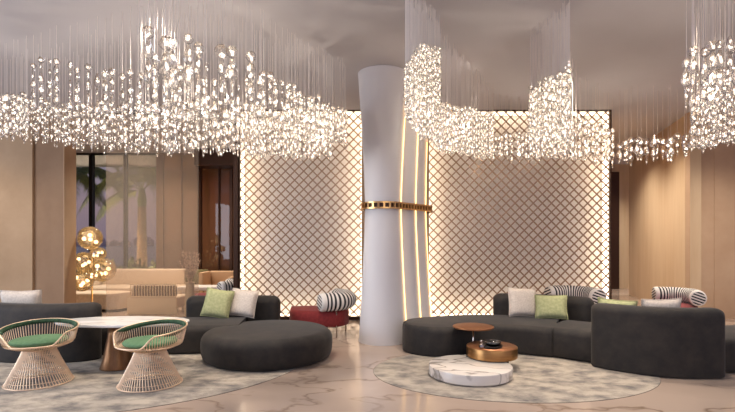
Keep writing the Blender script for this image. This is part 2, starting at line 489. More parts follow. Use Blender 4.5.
# window wall of the lounge beyond
WY = 14.0
def window(n, x0, x1, glass, frame_mat, mull, name_sill=True):
    bm = NB()
    box(bm, x0, x1, WY, WY+.09, 0, .10); box(bm, x0, x1, WY, WY+.09, CEIL-.05, CEIL-.002)
    for px, w in mull:
        x = PX(px, WY); box(bm, x-w/2, x+w/2, WY-.03, WY+.12, .10, CEIL-.05)
    o = struct('window_%d' % n, bm, frame_mat)
    bm = NB(); box(bm, x0, x1, WY+.04, WY+.052, .10, CEIL-.05)
    g = obj('pane', bm, glass, o, False)
window(1, -13, PX(157, WY), M['window_glass'], M['black'], ((91, .10), (125, .07), (60, .1)))
window(2, PX(157, WY)+.001, PX(198, WY), M['pale_glass'], M['suede_frame'], ((160, .20), (181, .05), (197, .06)))
window(3, PX(198, WY)+.001, -2.55, M['bronze_glass'], M['bronze_dark'], ((200, .06), (219, .04), (231, .08)))
bm = NB(); box(bm, PX(198, 13.6), -2.55, 13.3, 13.9, PZ(166, 13.4), CEIL-.002); struct('trim_3', bm, M['bronze_dark'])

# sheer partition standing in front of the lounge
t = thing('sheer_partition', 'tall translucent beige sheer panel in front of the lounge at left', 'partition', (PX(106, 9.7), 9.7, 0))
W = PX(198.5, 9.7)-PX(106, 9.7)
bm = NB(); box(bm, 0, W, 0, .012, .02, CEIL-.03); obj('sheer_panel', bm, M['sheer'], t, False)
bm = NB(); box(bm, -.005, W+.005, -.015, .03, CEIL-.03, CEIL-.002); obj('top_rail', bm, M['bronze_dark'], t, False)
bm = NB(); box(bm, -.005, W+.005, -.015, .03, 0, .02); obj('bottom_rail', bm, M['bronze_dark'], t, False)

# ------------------------------------------------------------------ outside
bm = NB(); box(bm, -60, 10, 16.7, 30, -.3, -.02); struct('garden_ground', bm, M['grass'])
bm = NB(); box(bm, -1500, 900, 30.1, 1800, -2.2, -2.0); struct('sea', bm, M['sea'])
random.seed(5)
for i in range(14):
    px = 66 + i*11.5 + R()*1.2; d = 520 + R()*80; w = 6 + R()*2.5; h = 2.5 + R()*4
    bm = NB(); x = PX(px, d)
    box(bm, x-w/2, x+w/2, d, d+8, -2, h); box(bm, x-w/4, x+w/5, d+1, d+6, h, h+1+R()*2)
    tag(obj('far_building', bm, M['city'], None, False), 'hazy grey building on the far shore beyond the window', 'building', 'buildings on the far shore')

def frond(bm, base, dirx, diry, length, rise, droop, leaf=.55, n=26):
    d = Vector((dirx, diry, 0)).normalized(); side = Vector((-d.y, d.x, 0)); pts = []
    for i in range(n+1):
        s = i/n
        pts.append(Vector(base) + d*(length*s*(1-.12*s)) + Vector((0, 0, rise*s*(1-s)*3.2*.5 + rise*.35*s - droop*s*s*s)))
    tube(bm, pts, [.022*(1-s/(n+1)*.8) for s in range(n+1)], 5)
    for i in range(3, n):
        s = i/n; l = leaf*math.sin(PI*min(1, .12+s*.95))**.7
        t = (pts[i+1]-pts[i-1]).normalized()
        for sg in (-1, 1):
            for q in range(2):
                o = pts[i] + (pts[i+1]-pts[i])*q*.5
                e = o + side*sg*l*.75 + t*l*.55 + Vector((0, 0, -l*(.45+.35*R())))
                m = o.lerp(e, .5) + Vector((0, 0, .06*l)); wv = t*.028
                a = [bm.verts.new(v) for v in (o-wv*.5, o+wv*.5, m+wv, m-wv, e)]
                bm.faces.new((a[0], a[1], a[2], a[3])); bm.faces.new((a[3], a[2], a[4]))

def palm(label, x, y, h, rad, fr):
    t = thing('palm_tree', label, 'palm tree', (x, y, -.02), 0, 'palm trees outside the window')
    bm = NB(); prof = []
    n = 26
    for i in range(n+1):
        s = i/n; prof += [(rad*(1.15-.3*s)*(1+.05), h*s*.995), (rad*(1.15-.3*s)*.95, h*(s+.6/n*.99) if i < n else h)]
    lathe(bm, [(0, 0)] + prof + [(0, h+.02)], 0, 0, 0, 14); obj('trunk', bm, M['trunk'], t)
    bm = NB(); lathe(bm, [(rad*.8, h-.05), (rad*.95, h+.25), (rad*.6, h+.6), (0, h+.8)], 0, 0, 0, 12); obj('crown_shaft', bm, M['leaf_light'], t)
    for dx, dy, l, r, dr in fr:
        bm = NB(); frond(bm, (0, 0, h+.55), dx, dy, l, r, dr); obj('frond', bm, M['leaf'], t, False)
    return t
random.seed(3)
FR = [(-1, -.2, 2.6, 1.0, 1.5), (-.8, .6, 2.4, 1.6, 1.2), (-.5, -.9, 2.2, 1.3, 1.3), (1, .1, 2.4, 1.6, 1.0), (.7, .8, 2.3, 1.8, .8), (.6, -.8, 2.2, 1.7, 1.1), (-1, .15, 2.3, .25, 1.5), (-.2, 1, 2.3, 2.2, .6), (.1, -1, 2.0, 2.0, .9)]
palm('palm tree with a thick pale trunk seen through the sheer panel', PX(142, 17.5), 17.5, PZ(186, 17.5)-.75, .17, FR)
palm('palm tree whose fronds fill the clear left window pane', PX(66, 17.2), 17.2, PZ(186, 17.2), .16, [(1, .1, 2.7, .3, 1.6), (.9, -.45, 2.4, .0, 1.7), (.9, .5, 2.7, .5, 1.2), (.6, -.8, 2.1, -.2, 1.5), (1, -.15, 2.0, -.1, 1.6), (.8, .3, 2.3, .7, 1.7)] + FR[:5])
palm('dim palm tree seen through the bronze tinted glass by the dark jamb', PX(207, 20.5), 20.5, PZ(196, 20.5), .14, FR)
def shrub(label, x, y, w, h, mat, n=220):
    t = thing('shrub', label, 'shrub', (x, y, -.02), 0, 'garden shrubs beyond the window')
    bm = NB()
    for i in range(5):
        a = R()*6; tube(bm, [(0, 0, 0), (math.cos(a)*w*.15, math.sin(a)*.1, h*.5), (math.cos(a)*w*.3, math.sin(a)*.2, h*.85)], .012, 5)
    obj('stem', bm, M['trunk'], t)
    bm = NB()
    for i in range(n):
        a = R()*2*PI; rr = R()**.5; c = Vector((math.cos(a)*rr*w/2, math.sin(a)*rr*.35, h*(.2+.75*R()*(1-.5*rr*rr))))
        d = Vector((R()-.5, R()-.5, R()*.8)).normalized(); s = d.cross(Vector((R()-.5, R()-.5, R()-.5))).normalized()
        l = .16+.16*R(); v = [bm.verts.new(p) for p in (c, c+d*l*.5+s*l*.16, c+d*l, c+d*l*.5-s*l*.16)]
        bm.faces.new(v)
    obj('foliage', bm, mat, t, False)
for px, d, w, h, m, l in ((90, 15.2, .4, .95, 'leaf', 'dark shrub outside the window behind the amber globe lamp'), (111, 15.8, .6, .95, 'leaf', 'dark low shrub outside the window between the lamp and the next mullion'), (135, 15.6, .62, 1.1, 'leaf_light', 'bright leafy shrub outside at the foot of the palm trunk'),
                        (158, 16.5, .9, .95, 'leaf', 'dull shrub outside the window just right of the palm trunk'), (179, 15.7, 1.1, 1.0, 'leaf_light', 'wide pale shrub outside behind the pampas vase'), (210, 16.6, 1.1, .9, 'leaf', 'dim shrub outside behind the bronze tinted glass')):
    shrub(l, PX(px, d), d, w, h, M[m])

# ------------------------------------------------------------------ lounge beyond
def local(root, bm): return shift(bm, -root.location.x, -root.location.y, 0)

t = thing('curved_banquette', 'low curved beige banquette behind the left wall pier under the globe lamp', 'bench', (PX(95, 10.8), 10.8, 0))
P = [(-7.6, 10.55), (-6.9, 10.85), (-6.1, 10.9), (-5.55, 10.75)]
obj('seat', local(t, sweep(P, .33, .06, .42, .04, .02, .2, .2)), M['cream_fabric'], t)
obj('plinth', local(t, sweep(P, .29, 0, .06, .004, .004, .18, .18)), M['plinth'], t)

t = thing('cream_sofa', 'long cream sofa under the window behind the slatted lounge chair', 'sofa', (-5.55, 12.4, 0))
bm = NB(); box(bm, -1.75, 1.15, -.45, .45, .12, .42, bev=.05); obj('seat', bm, M['cream_fabric'], t)
bm = NB(); box(bm, -1.75, .55, .46, .68, .12, .84, bev=.05); obj('backrest', bm, M['cream_fabric'], t)
bm = NB(); box(bm, -1.97, -1.76, -.45, .68, .12, .62, bev=.05); obj('armrest', bm, M['cream_fabric'], t)
bm = NB(); box(bm, .56, 1.15, .46, .62, .42, .82, bev=.03); tag(obj('back_cushion', bm, M['olive'], t), 'olive green back cushion')
for x, y in ((-1.8, -.35), (1.0, -.35), (-1.8, .55), (1.0, .55)):
    bm = NB(); lathe(bm, [(0, 0), (.025, 0), (.03, .125), (0, .125)], x, y, 0, 10); obj('leg', bm, M['black'], t)

t = thing('tan_armchair', 'boxy tan armchair in the lounge beside the dark jamb', 'armchair', (PX(219, 12.3), 12.3, 0))
bm = NB(); box(bm, -.30, .30, -.3, .3, .14, .42, bev=.04); obj('seat', bm, M['tan_fabric'], t)
bm = NB(); box(bm, -.36, .34, .31, .46, .14, .80, bev=.04); obj('backrest', bm, M['tan_fabric'], t)
for s in (-1, 1):
    bm = NB(); box(bm, s*.37-.06, s*.37+.06, -.3, .3, .14, .80-(.12 if s > 0 else 0), bev=.03); obj('armrest', bm, M['tan_fabric'], t)
for x in (-.3, .3):
    for y in (-.22, .36):
        bm = NB(); lathe(bm, [(0, 0), (.018, 0), (.022, .145), (0, .145)], x, y, 0, 8); obj('leg', bm, M['black'], t)

t = thing('lounge_table', 'long low white table in the lounge below the tan armchair', 'table', (PX(212, 11.2), 11.2, 0))
bm = NB(); box(bm, -.72, .52, -.28, .28, .44, .53, bev=.015); obj('table_top', bm, M['white_lacquer'], t)
for x in (-.6, .4):
    bm = NB(); box(bm, x-.05, x+.05, -.2, .2, 0, .44, bev=.01); obj('leg', bm, M['white_lacquer'], t)

# slatted cane lounge chair
t = thing('slatted_chair', 'pale cane lounge chair with upright slats behind the sheer panel', 'chair', (PX(153, 10.1), 10.1, 0))
bm = NB(); box(bm, -.50, .50, -.02, .02, .655, .69, bev=.012); box(bm, -.50, .50, -.02, .02, .38, .41, bev=.012); obj('back_rail', bm, M['cane'], t)
for i in range(17):
    x = -.48+.96*i/16; bm = NB(); tube(bm, [(x, 0, .40), (x, -.008, .53), (x, 0, .665)], .012, 6); obj('slat', bm, M['cane'], t)
bm = NB(); box(bm, -.47, .47, .04, .14, .385, .63, bev=.03); tag(obj('back_cushion', bm, M['slat_backing'], t), 'brown cushion added behind the slats to darken their gaps')  # dark filler added so the gaps between slats read darker
bm = NB(); box(bm, -.51, .51, -.01, .75, .14, .38, bev=.03); obj('seat', bm, M['cream_fabric'], t)
bm = NB(); box(bm, -.53, .53, -.06, -.025, .03, .375, bev=.008); tag(obj('back_panel', bm, M['cane'], t), 'woven cane lower panel')
for x in (-.5, .5):
    for y in (0, .7):
        bm = NB(); box(bm, x-.02, x+.02, y-.02, y+.02, 0, .16, bev=.005); obj('leg', bm, M['cane'], t)

# pampas vase
px_, pd = PX(190, 9.95), 9.95
t = thing('pampas_vase', 'tall sand vase of pale pampas plumes behind the sheer panel edge', 'vase', (px_, pd, 0))
bm = NB(); lathe(bm, [(0, 0), (.10, 0), (.115, .05), (.10, .35), (.085, .62), (.095, .72), (.085, .72), (.075, .60), (0, .58)], seg=24); obj('vase', bm, M['ceramic'], t)
random.seed(21)
for i in range(13):
    a = 2*PI*i/13+R(); sp = .05+.20*R(); top = 1.15+.30*R()
    bm = NB(); stem = catmull([(0, 0, .6), (math.cos(a)*sp*.35, math.sin(a)*sp*.35, .85), (math.cos(a)*sp, math.sin(a)*sp, top)], 8)
    tube(bm, stem, .004, 5)
    for k in range(70):
        s = .45+.55*R(); p = stem[min(len(stem)-1, int(s*(len(stem)-1)))]
        b = R()*2*PI; l = .05+.06*R(); e = p + Vector((math.cos(b)*l, math.sin(b)*l, l*(1.0-.9*R())))
        w = Vector((-math.sin(b), math.cos(b), 0))*.006
        bm.faces.new([bm.verts.new(v) for v in (p-w, p+w, e)])
    obj('plume', bm, M['pampas'], t, False)

# amber globe lamp: a stack of blown glass globes
t = thing('globe_lamp', 'tall floor lamp of clustered glowing amber glass globes by the window', 'lamp', (PX(88, 10.1), 10.15, 0))
def globe(px, py, rpx, d, sy=1.0):
    r = rpx*d/F; x = PX(px, d)-t.location.x; z = PZ(py, d); y = d-t.location.y
    bm = NB()
    prof = [(r*math.sin(PI*i/16), -r*sy*math.cos(PI*i/16)) for i in range(17)]; prof[0] = (0, prof[0][1]); prof[-1] = (0, prof[-1][1])
    lathe(bm, prof, x, y, z, 24)
    g = obj('globe', bm, M['amber_glass'], t)
    for k in range(4):
        bm = NB(); a = k*1.6+px; q = .45*r
        bmesh.ops.create_icosphere(bm, subdivisions=2, radius=r*.17, matrix=Matrix.Translation((x+q*math.cos(a), y+q*math.sin(a), z+q*.8*math.sin(a*2.3))))
        obj('bulb', bm, M['amber_core'], g)
for a in ((90, 238, 11.5, 10.0, 1), (98, 253.5, 8, 9.9, .78), (84, 262, 10, 10.1, 1), (103, 270, 12, 10.2, 1), (82, 281, 11, 10.0, .95), (94, 276, 6.5, 9.85, .8)): globe(*a)
bm = NB(); lathe(bm, [(0, 0), (.2, 0), (.2, .02), (.02, .03), (.016, 1.9), (0, 1.9)], 0, .1, 0, 20); obj('stem', bm, M['gold'], t)

# ------------------------------------------------------------------ column
cx, cy = .235, 7.45
t = thing('flared_column', 'tall white pinched column with stacked glowing fins and a gold collar', 'column', (cx, cy, 0))
def cr(z, r0, rw, r1, zw=2.13):
    if z < zw: s = (zw-z)/zw; return rw + (r0-rw)*s**1.35
    s = (z-zw)/(CEIL-zw); return rw + (r1-rw)*s**1.35
SH = [((0, 0), .375, .275, .385), ((.20, .40), .455, .35, .43), ((.33, .75), .55, .43, .48)]
for k, ((ox, oy), r0, rw, r1) in enumerate(SH):
    bm = NB(); prof = [(cr(z*(CEIL-.004)/40, r0, rw, r1), z*(CEIL-.004)/40) for z in range(41)]
    lathe(bm, prof, ox, oy, 0, 64); o = obj('shaft', bm, M['column'], t)
    # light tape in the crease on the right hand edge of each shaft
    bm = NB(); a = math.radians(-12 - 2*k)
    tube(bm, [(ox+(cr(z, r0, rw, r1)+.022)*math.cos(a), oy+(cr(z, r0, rw, r1)+.022)*math.sin(a), z) for z in [.02+i*(CEIL-.05)/30 for i in range(31)]], .008, 8)
    tag(obj('light_tape', bm, M['led_soft'], t), 'warm glowing light tape')
# collar: ladder band round the hull of the three shafts
zc = 2.13; hull = []
C = [(SH[i][0][0], SH[i][0][1], SH[i][2]+(.03, .05, .10)[i]) for i in range(3)]
import itertools
for k in range(96):
    a = 2*PI*k/96; d = Vector((math.cos(a), math.sin(a)))
    best = max(C, key=lambda c: c[0]*d.x+c[1]*d.y+c[2]); hull.append(Vector((best[0]+d.x*best[2], best[1]+d.y*best[2], 0)))
hp = [hull[0]]
for p in hull[1:]:
    if (p-hp[-1]).length > 1e-4: hp.append(p)
Lh = sum((hp[(i+1) % len(hp)]-hp[i]).length for i in range(len(hp)))
fine = [p for p, _ in resample(hp+[hp[0]], [Lh*i/160 for i in range(160)])]
def band(bm, pts, z0, z1, th):
    n = len(pts); rg = []
    for i in range(n):
        tt = (pts[(i+1) % n]-pts[i-1]).normalized(); nn = Vector((tt.y, -tt.x, 0))*th
        p = pts[i]; rg.append([bm.verts.new((p.x, p.y, z0)), bm.verts.new((p.x+nn.x, p.y+nn.y, z0)), bm.verts.new((p.x+nn.x, p.y+nn.y, z1)), bm.verts.new((p.x, p.y, z1))])
    for i in range(n):
        A, B = rg[i], rg[(i+1) % n]
        for q in range(4): bm.faces.new((A[q], A[(q+1) % 4], B[(q+1) % 4], B[q]))
bm = NB(); band(bm, fine, zc-.05, zc+.05, .006); col_in = obj('collar_liner', bm, M['bronze_dark'], t, False)
bm = NB(); band(bm, fine, zc+.032, zc+.055, .035); band(bm, fine, zc-.055, zc-.032, .035)
for i in range(0, 160, 3):
    p = fine[i]; tt = (fine[(i+1) % 160]-fine[i-1]).normalized(); nn = Vector((tt.y, -tt.x, 0))
    a, b = p-tt*.014, p+tt*.014
    c = [(a.x, a.y), (b.x, b.y), (b.x+nn.x*.032, b.y+nn.y*.032), (a.x+nn.x*.032, a.y+nn.y*.032)]
    hexa(bm, [(x, y, zc-.034) for x, y in c] + [(x, y, zc+.034) for x, y in c])
tag(obj('collar', bm, M['gold'], t, False), 'gold ladder collar around the waist')

# ------------------------------------------------------------------ rugs
def rug(label, cx, cy, rx, ry, irr=0.0):
    bm = NB(); n = 96; prof = []
    for z, k in ((0.0005, 1.0), (.004, 1.0), (.006, .995), (.006, .6), (.006, .0)):
        if k == 0: prof.append([bm.verts.new((0, 0, z))]); continue
        prof.append([bm.verts.new((rx*k*math.cos(2*PI*i/n)*(1+irr*math.sin(2*2*PI*i/n+.6)), ry*k*math.sin(2*PI*i/n)*(1+irr*math.sin(2*2*PI*i/n+.6)), z)) for i in range(n)])
    for q, (a, b) in enumerate(zip(prof, prof[1:])):
        for i in range(n):
            j = (i+1) % n
            f = bm.faces.new((a[i], a[j], b[0]) if len(b) == 1 else (a[i], a[j], b[j], b[i])); f.material_index = 1 if q == 0 else 0
    o = obj('area_rug', bm, [M['rug'], M['rug_side']], None, True, (cx, cy, 0))
    tag(o, label, 'rug', 'mottled grey rugs'); return o
rug('large mottled grey rug under the dining table and wire chairs at left', -3.55, 6.35, 2.75, 2.3)
rug('oval mottled grey rug under the marble coffee table at right', 1.75, 5.70, 1.66, 1.17, .02)

# ------------------------------------------------------------------ sofas
def sofa(label, loc): return thing('curved_sofa', label, 'sofa', loc, 0, 'charcoal velvet curved sofas')
# right hand sofa
t = sofa('charcoal velvet serpentine sofa curving around the oval rug right of the column', (1.6, 7.0, .0065))
P = [(.52, 6.74), (1.0, 6.84), (1.6, 7.04), (2.15, 7.03), (2.72, 6.74)]
obj('seat', local(t, sweep(P, lambda s: .50+.03*math.sin(PI*s), .012, .40, .09, .03, .5, .04, 0, crown=.012)), M['velvet'], t)
obj('plinth', local(t, sweep(P, .44, 0, .012, .004, .004, .44, .03)), M['plinth'], t)
P = [(2.74, 6.72), (3.1, 6.42), (3.55, 6.15), (4.2, 6.02), (4.9, 6.10), (5.6, 6.35)]
obj('seat', local(t, sweep(P, .46, .012, .40, .09, .03, .04, .45, 0, crown=.012)), M['velvet'], t)
obj('plinth', local(t, sweep(P, .40, 0, .012, .004, .004, .03, .4)), M['plinth'], t)
B1 = [(2.06, 7.70), (2.6, 7.60), (3.05, 7.38), (3.42, 7.10)]
obj('backrest', local(t, sweep(B1, .15, .004, .72, .12, .03, .13, .13, .7, .05)), M['velvet'], t)
B2 = [(2.86, 5.98), (3.12, 5.70), (3.52, 5.48), (4.12, 5.46)]
obj('backrest', local(t, sweep(B2, .13, .0, .79, .10, .03, .12, .12, .5, .05)), M['velvet'], t)
# left hand sofa
t = sofa('charcoal velvet serpentine sofa behind the dining table ending in a round pouf', (-2.6, 6.9, .0065))
P = [(-1.85, 7.02), (-2.5, 6.96), (-3.1, 6.90), (-3.8, 6.86), (-4.8, 6.95), (-5.6, 7.1)]
obj('seat', local(t, sweep(P, .46, .012, .39, .09, .03, .05, .4, 0, crown=.012)), M['velvet'], t)
obj('plinth', local(t, sweep(P, .40, 0, .012, .004, .004, .03, .4)), M['plinth'], t)
bm = NB(); pr = .87
prof = [(0, .012), (pr-.05, .012), (pr-.02, .03), (pr, .09), (pr+.008, .18)] + [(pr-.14+.145*math.cos(th), .245+.125*math.sin(th)) for th in [PI/2*i/8 for i in range(9)]] + [(pr*.6, .382), (pr*.3, .388), (0, .389)]
lathe(bm, prof, -1.36, 6.44, 0, 72); obj('pouf_seat', local(t, bm), M['velvet'], t)
bm = NB(); lathe(bm, [(0, 0), (pr-.07, 0), (pr-.07, .012), (0, .012)], -1.36, 6.44, 0, 48); obj('plinth', local(t, bm), M['plinth'], t)
B1 = [(-1.42, 7.60), (-1.9, 7.66), (-2.4, 7.64), (-2.92, 7.60)]
obj('backrest', local(t, sweep(B1, .15, .004, .69, .12, .03, .13, .13, .7, .05)), M['velvet'], t)
B2 = [(-3.60, 6.36), (-3.8, 6.20), (-4.2, 6.13), (-4.7, 6.18), (-5.3, 6.4)]
obj('backrest', local(t, sweep(B2, .13, .0, .75, .10, .03, .12, .12, .5, .05)), M['velvet'], t)

# pillows
pillow('cream pillow leaning on the far backrest right of the column', M['pillow_cream'], (PX(523.5, 7.2), 7.20, .418), .12, -.28, .06, .46, .45)
pillow('green pillow leaning on the far backrest beside the cream one', M['pillow_green'], (PX(552, 7.0), 7.02, .418), -.38, -.42, -.03, .46, .37)
pillow('green pillow behind the near backrest at the right, only its top showing', M['pillow_green'], (3.16, 5.99, .418), -.5, .24, .05, .44, .44)
pillow('cream pillow beside the green one behind the near backrest at the right', M['pillow_cream'], (3.62, 5.84, .418), -.12, .25, -.05, .46, .47)
pillow('green pillow leaning on the backrest of the left sofa', M['pillow_green'], (PX(214, 7.15), 7.15, .412), .05, -.33, .16, .43, .45)
pillow('cream pillow right of the green one on the left sofa', M['pillow_cream'], (PX(240, 7.25), 7.27, .412), -.1, -.3, .10, .44, .43)
pillow('cream pillow lying over the backrest top at the far left', M['pillow_cream'], (PX(25, 6.5), 6.50, .40), .1, .20, .0, .54, .52)

# ------------------------------------------------------------------ right coffee table group
t = thing('marble_coffee_table', 'low round white marble coffee table on the oval rug', 'coffee table', (1.20, 5.50, .0065))
bm = NB(); lathe(bm, disc_prof(.48, .006, .125, .012), seg=72); obj('marble_drum', bm, M['marble_white'], t, True, ang=.6)
bm = NB(); lathe(bm, [(0, 0), (.45, 0), (.45, .006), (0, .006)], seg=48); obj('plinth', bm, M['plinth'], t)
t = thing('copper_drum_table', 'copper drum table overlapping the marble coffee table', 'side table', (1.55, 5.86, .0065))
bm = NB(); lathe(bm, disc_prof(.31, .135, .262, .006), seg=64); obj('drum', bm, M['copper'], t, True, ang=.6)
bm = NB(); lathe(bm, [(0, 0), (.09, 0), (.09, .135), (0, .135)], .16, .14, 0, 32); obj('pedestal', bm, M['plinth'], t)
bm = NB(); lathe(bm, [(0, .262), (.303, .262), (.303, .2645), (0, .2645)], seg=64); tag(obj('table_top', bm, M['copper_top'], t), 'flat copper top')
t = thing('pedestal_side_table', 'round brown side table on a thin stem behind the copper drum table', 'side table', (1.40, 6.22, .0065))
bm = NB(); lathe(bm, disc_prof(.268, .425, .445, .006), seg=64); obj('table_top', bm, M['copper_top'], t, True, ang=.6)
bm = NB(); lathe(bm, [(0, .01), (.011, .01), (.011, .425), (0, .425)], seg=16); obj('stem', bm, M['chrome'], t)
bm = NB(); lathe(bm, disc_prof(.09, .0, .012, .004), seg=32); obj('base', bm, M['chrome'], t)
# tray and glassware
zt = .0065+.2645
t = thing('serving_tray', 'small dark round tray on the copper drum table', 'tray', (PX(491, 5.78), 5.78, zt))
bm = NB(); lathe(bm, [(0, 0), (.125, 0), (.135, .006), (.14, .03), (.132, .03), (.127, .010), (0, .008)], seg=40); obj('tray', bm, M['tray'], t)
b0 = thing('perfume_bottle', 'small faceted glass bottle with a ball stopper on the drum table', 'bottle', (PX(481.5, 5.70), 5.70, zt))
bm = NB(); lathe(bm, [(0, 0), (.026, 0), (.032, .02), (.026, .05), (.012, .06), (.012, .075), (0, .075)], seg=8); obj('bottle', bm, M['chrome'], b0, False)
bm = NB(); bmesh.ops.create_icosphere(bm, subdivisions=2, radius=.017, matrix=Matrix.Translation((0, 0, .09))); obj('stopper', bm, M['chrome'], b0)
b1 = thing('glass_bowl', 'shallow smoked glass bowl standing in the dark tray', 'bowl', (PX(493, 5.78), 5.79, zt+.0085))
bm = NB(); lathe(bm, [(0, 0), (.05, 0), (.09, .03), (.10, .055), (.094, .055), (.083, .03), (.045, .006), (0, .006)], seg=32); obj('bowl', bm, M['smoke_glass'], b1)
bm = NB(); lathe(bm, [(.10, .055), (.103, .058), (.10, .061), (.096, .058), (.10, .055)], seg=32); obj('rim', bm, M['chrome'], b1)

# ------------------------------------------------------------------ dining table
t = thing('dining_table', 'oval white stone dining table on a bronze cone behind the wire chairs', 'table', (PX(123, 5.85), 5.85, .0065))
bm = NB(); prof = disc_prof(.82, .55, .58, .012); lathe(bm, prof, seg=96, sy=.43); obj('table_top', bm, M['table_top'], t, True, ang=.6)
bm = NB(); lathe(bm, [(0, 0), (.205, 0), (.205, .01), (.17, .12), (.12, .40), (.11, .55), (0, .55)], -.06, 0, 0, 48); obj('pedestal', bm, M['bronze'], t)

# ------------------------------------------------------------------ wire chairs
def wire_chair(label, loc, back):
    """back: direction the backrest is towards"""
    t = thing('wire_chair', label, 'chair', loc, back, 'wire dining chairs')
    zn = .375
    def rbase(z): s = z/zn; return .152 + (.325-.152)*max(0, 1-s)**1.12
    bm = NB(); n = 66
    for i in range(n):
        a0 = 2*PI*i/n
        for tw in (.16,):
            tube(bm, [(rbase(z)*math.cos(a0+tw*max(0, 1-z/zn)**1.5), rbase(z)*math.sin(a0+tw*max(0, 1-z/zn)**1.5), z) for z in [.008+(zn-.008)*k/7 for k in range(8)]], .0052, 5, cap=False)
    obj('base_wires', bm, M['wire'], t)
    for nm, r, z, rad in (('base_ring', .325, .008, .008), ('neck_ring', .152, zn, .006)):
        bm = NB(); tube(bm, [(r*math.cos(2*PI*k/64), r*math.sin(2*PI*k/64), z) for k in range(64)], rad, 8, True); obj(nm, bm, M['wire'], t)
    for q in range(4):
        z = .05+.07*q; bm = NB(); r = rbase(z)-.003
        tube(bm, [(r*math.cos(2*PI*k/64), r*math.sin(2*PI*k/64), z) for k in range(64)], .004, 5, True); obj('base_hoop', bm, M['wire'], t)
    def rimz(a):
        q = abs((a+PI) % (2*PI)-PI)              # 0 at the back
        f = max(0, min(1, (2.62-q)/.45)); f = f*f*(3-2*f)
        return .445 + (.60-.445)*f + .045*math.cos(q)*f
    def rimr(a): return .345 + .032*((rimz(a)-.445)/.2)
    bm = NB(); n = 84
    for i in range(n):
        a = 2*PI*i/n; rz_, rr = rimz(a), rimr(a); pts = []
        for k in range(9):
            z = zn + (rz_-zn)*k/8
            if z < .445: r = .152 + .180*(1-(1-(z-zn)/(.445-zn))**1.5)
            else: r = .332 + (rr-.332)*min(1, (z-.445)/max(.02, rz_-.445))
            if k == 8: r = rr
            pts.append((r*math.cos(a), r*math.sin(a), z))
        tube(bm, pts, .0042, 4, cap=False)
    obj('shell_wires', bm, M['wire'], t)
    bm = NB(); tube(bm, [(rimr(a)*math.cos(a), rimr(a)*math.sin(a), rimz(a)) for a in [2*PI*k/72 for k in range(72)]], .009, 8, True); obj('rim', bm, M['wire'], t)
    bm = NB(); tube(bm, [(.318*math.cos(2*PI*k/64), .318*math.sin(2*PI*k/64), .432) for k in range(64)], .005, 6, True); obj('seat_hoop', bm, M['wire'], t)
    bm = NB(); lathe(bm, [(0, .435), (.24, .435), (.27, .448), (.28, .465), (.265, .484), (.22, .493), (0, .497)], seg=48); tag(obj('seat_cushion', bm, M['green_seat'], t), 'round green seat cushion')
    # padded band inside the back and arms
    bm = NB(); rg = []
    for k in range(41):
        a = -2.1+4.2*k/40; r = rimr(a)-.012; z = rimz(a)+.004; h = .045*min(1, (1-abs(a)/2.13)*5+.05)
        rg.append([bm.verts.new((rr*math.cos(a), rr*math.sin(a), zz)) for rr, zz in ((r, z), (r-.020, z+.004), (r-.028, z-h*.5), (r-.024, z-h), (r-.01, z-h), (r-.004, z-h*.5))])
    for A, B in zip(rg, rg[1:]):
        for q in range(6): bm.faces.new((A[q], A[(q+1) % 6], B[(q+1) % 6], B[q]))
    bm.faces.new(rg[0]); bm.faces.new(rg[-1][::-1])
    tag(obj('back_pad', bm, M['green_dark'], t), 'dark green padded back band')
    return t
w1 = wire_chair('gold wire chair with green cushion at the left end of the dining table', (PX(39.5, 5.22), 5.22, .0065), math.radians(112))
dup(w1, (PX(150.5, 5.16), 5.16, .0065), math.radians(66), 'gold wire chair with green cushion in front of the dining table, nearer the round pouf')

# ------------------------------------------------------------------ red lounge chairs
def uvtube(path, r, name, parent, mats, ends=.35):
    pts = catmull(path, 16); bm = NB(); uv = bm.loops.layers.uv.new('UVMap')
    seg = 20; L = [0]
    for a, b in zip(pts, pts[1:]): L.append(L[-1]+(b-a).length)
    rings = []; n = len(pts)
    frames = []
    for i, p in enumerate(pts):
        tt = (pts[min(i+1, n-1)]-pts[max(i-1, 0)]).normalized(); a = tt.cross(Vector((0, 0, 1))).normalized(); b = a.cross(tt)
        frames.append((p, tt, a, b))
    def ring(p, a, b, rr): return [bm.verts.new(p+(a*math.cos(2*PI*k/seg)+b*math.sin(2*PI*k/seg))*rr) for k in range(seg)]
    rows = []
    p, tt, a, b = frames[0]
    for q in range(4): th = PI/2*q/4; rows.append((ring(p-tt*r*ends*math.cos(th), a, b, r*(.80+.2*math.sin(th))), 0, 0))
    for i, (p, tt, a, b) in enumerate(frames): rows.append((ring(p, a, b, r), L[i], 0))
    p, tt, a, b = frames[-1]
    for q in range(3, -1, -1): th = PI/2*q/4; rows.append((ring(p+tt*r*ends*math.cos(th), a, b, r*(.80+.2*math.sin(th))), L[-1], 0))
    for (A, la, _), (B, lb, _) in zip(rows, rows[1:]):
        for k in range(seg):
            j = (k+1) % seg; f = bm.faces.new((A[k], A[j], B[j], B[k]))
            for lp, u in zip(f.loops, (la, la, lb, lb)): lp[uv].uv = (u, k/seg)
    for A, (p, tt, a, b) in ((rows[0][0], frames[0]), (rows[-1][0], frames[-1])):
        f = bm.faces.new(A); f.material_index = 1
        for lp in f.loops:
            v = lp.vert.co-p; lp[uv].uv = ((v.dot(a))/r*.5+.5, (v.dot(b)+.35*v.dot(a))/r*.5+.5)
    o = obj(name, bm, mats, parent, True, ang=.7)
    return tag(o, 'black and white striped tubular backrest')

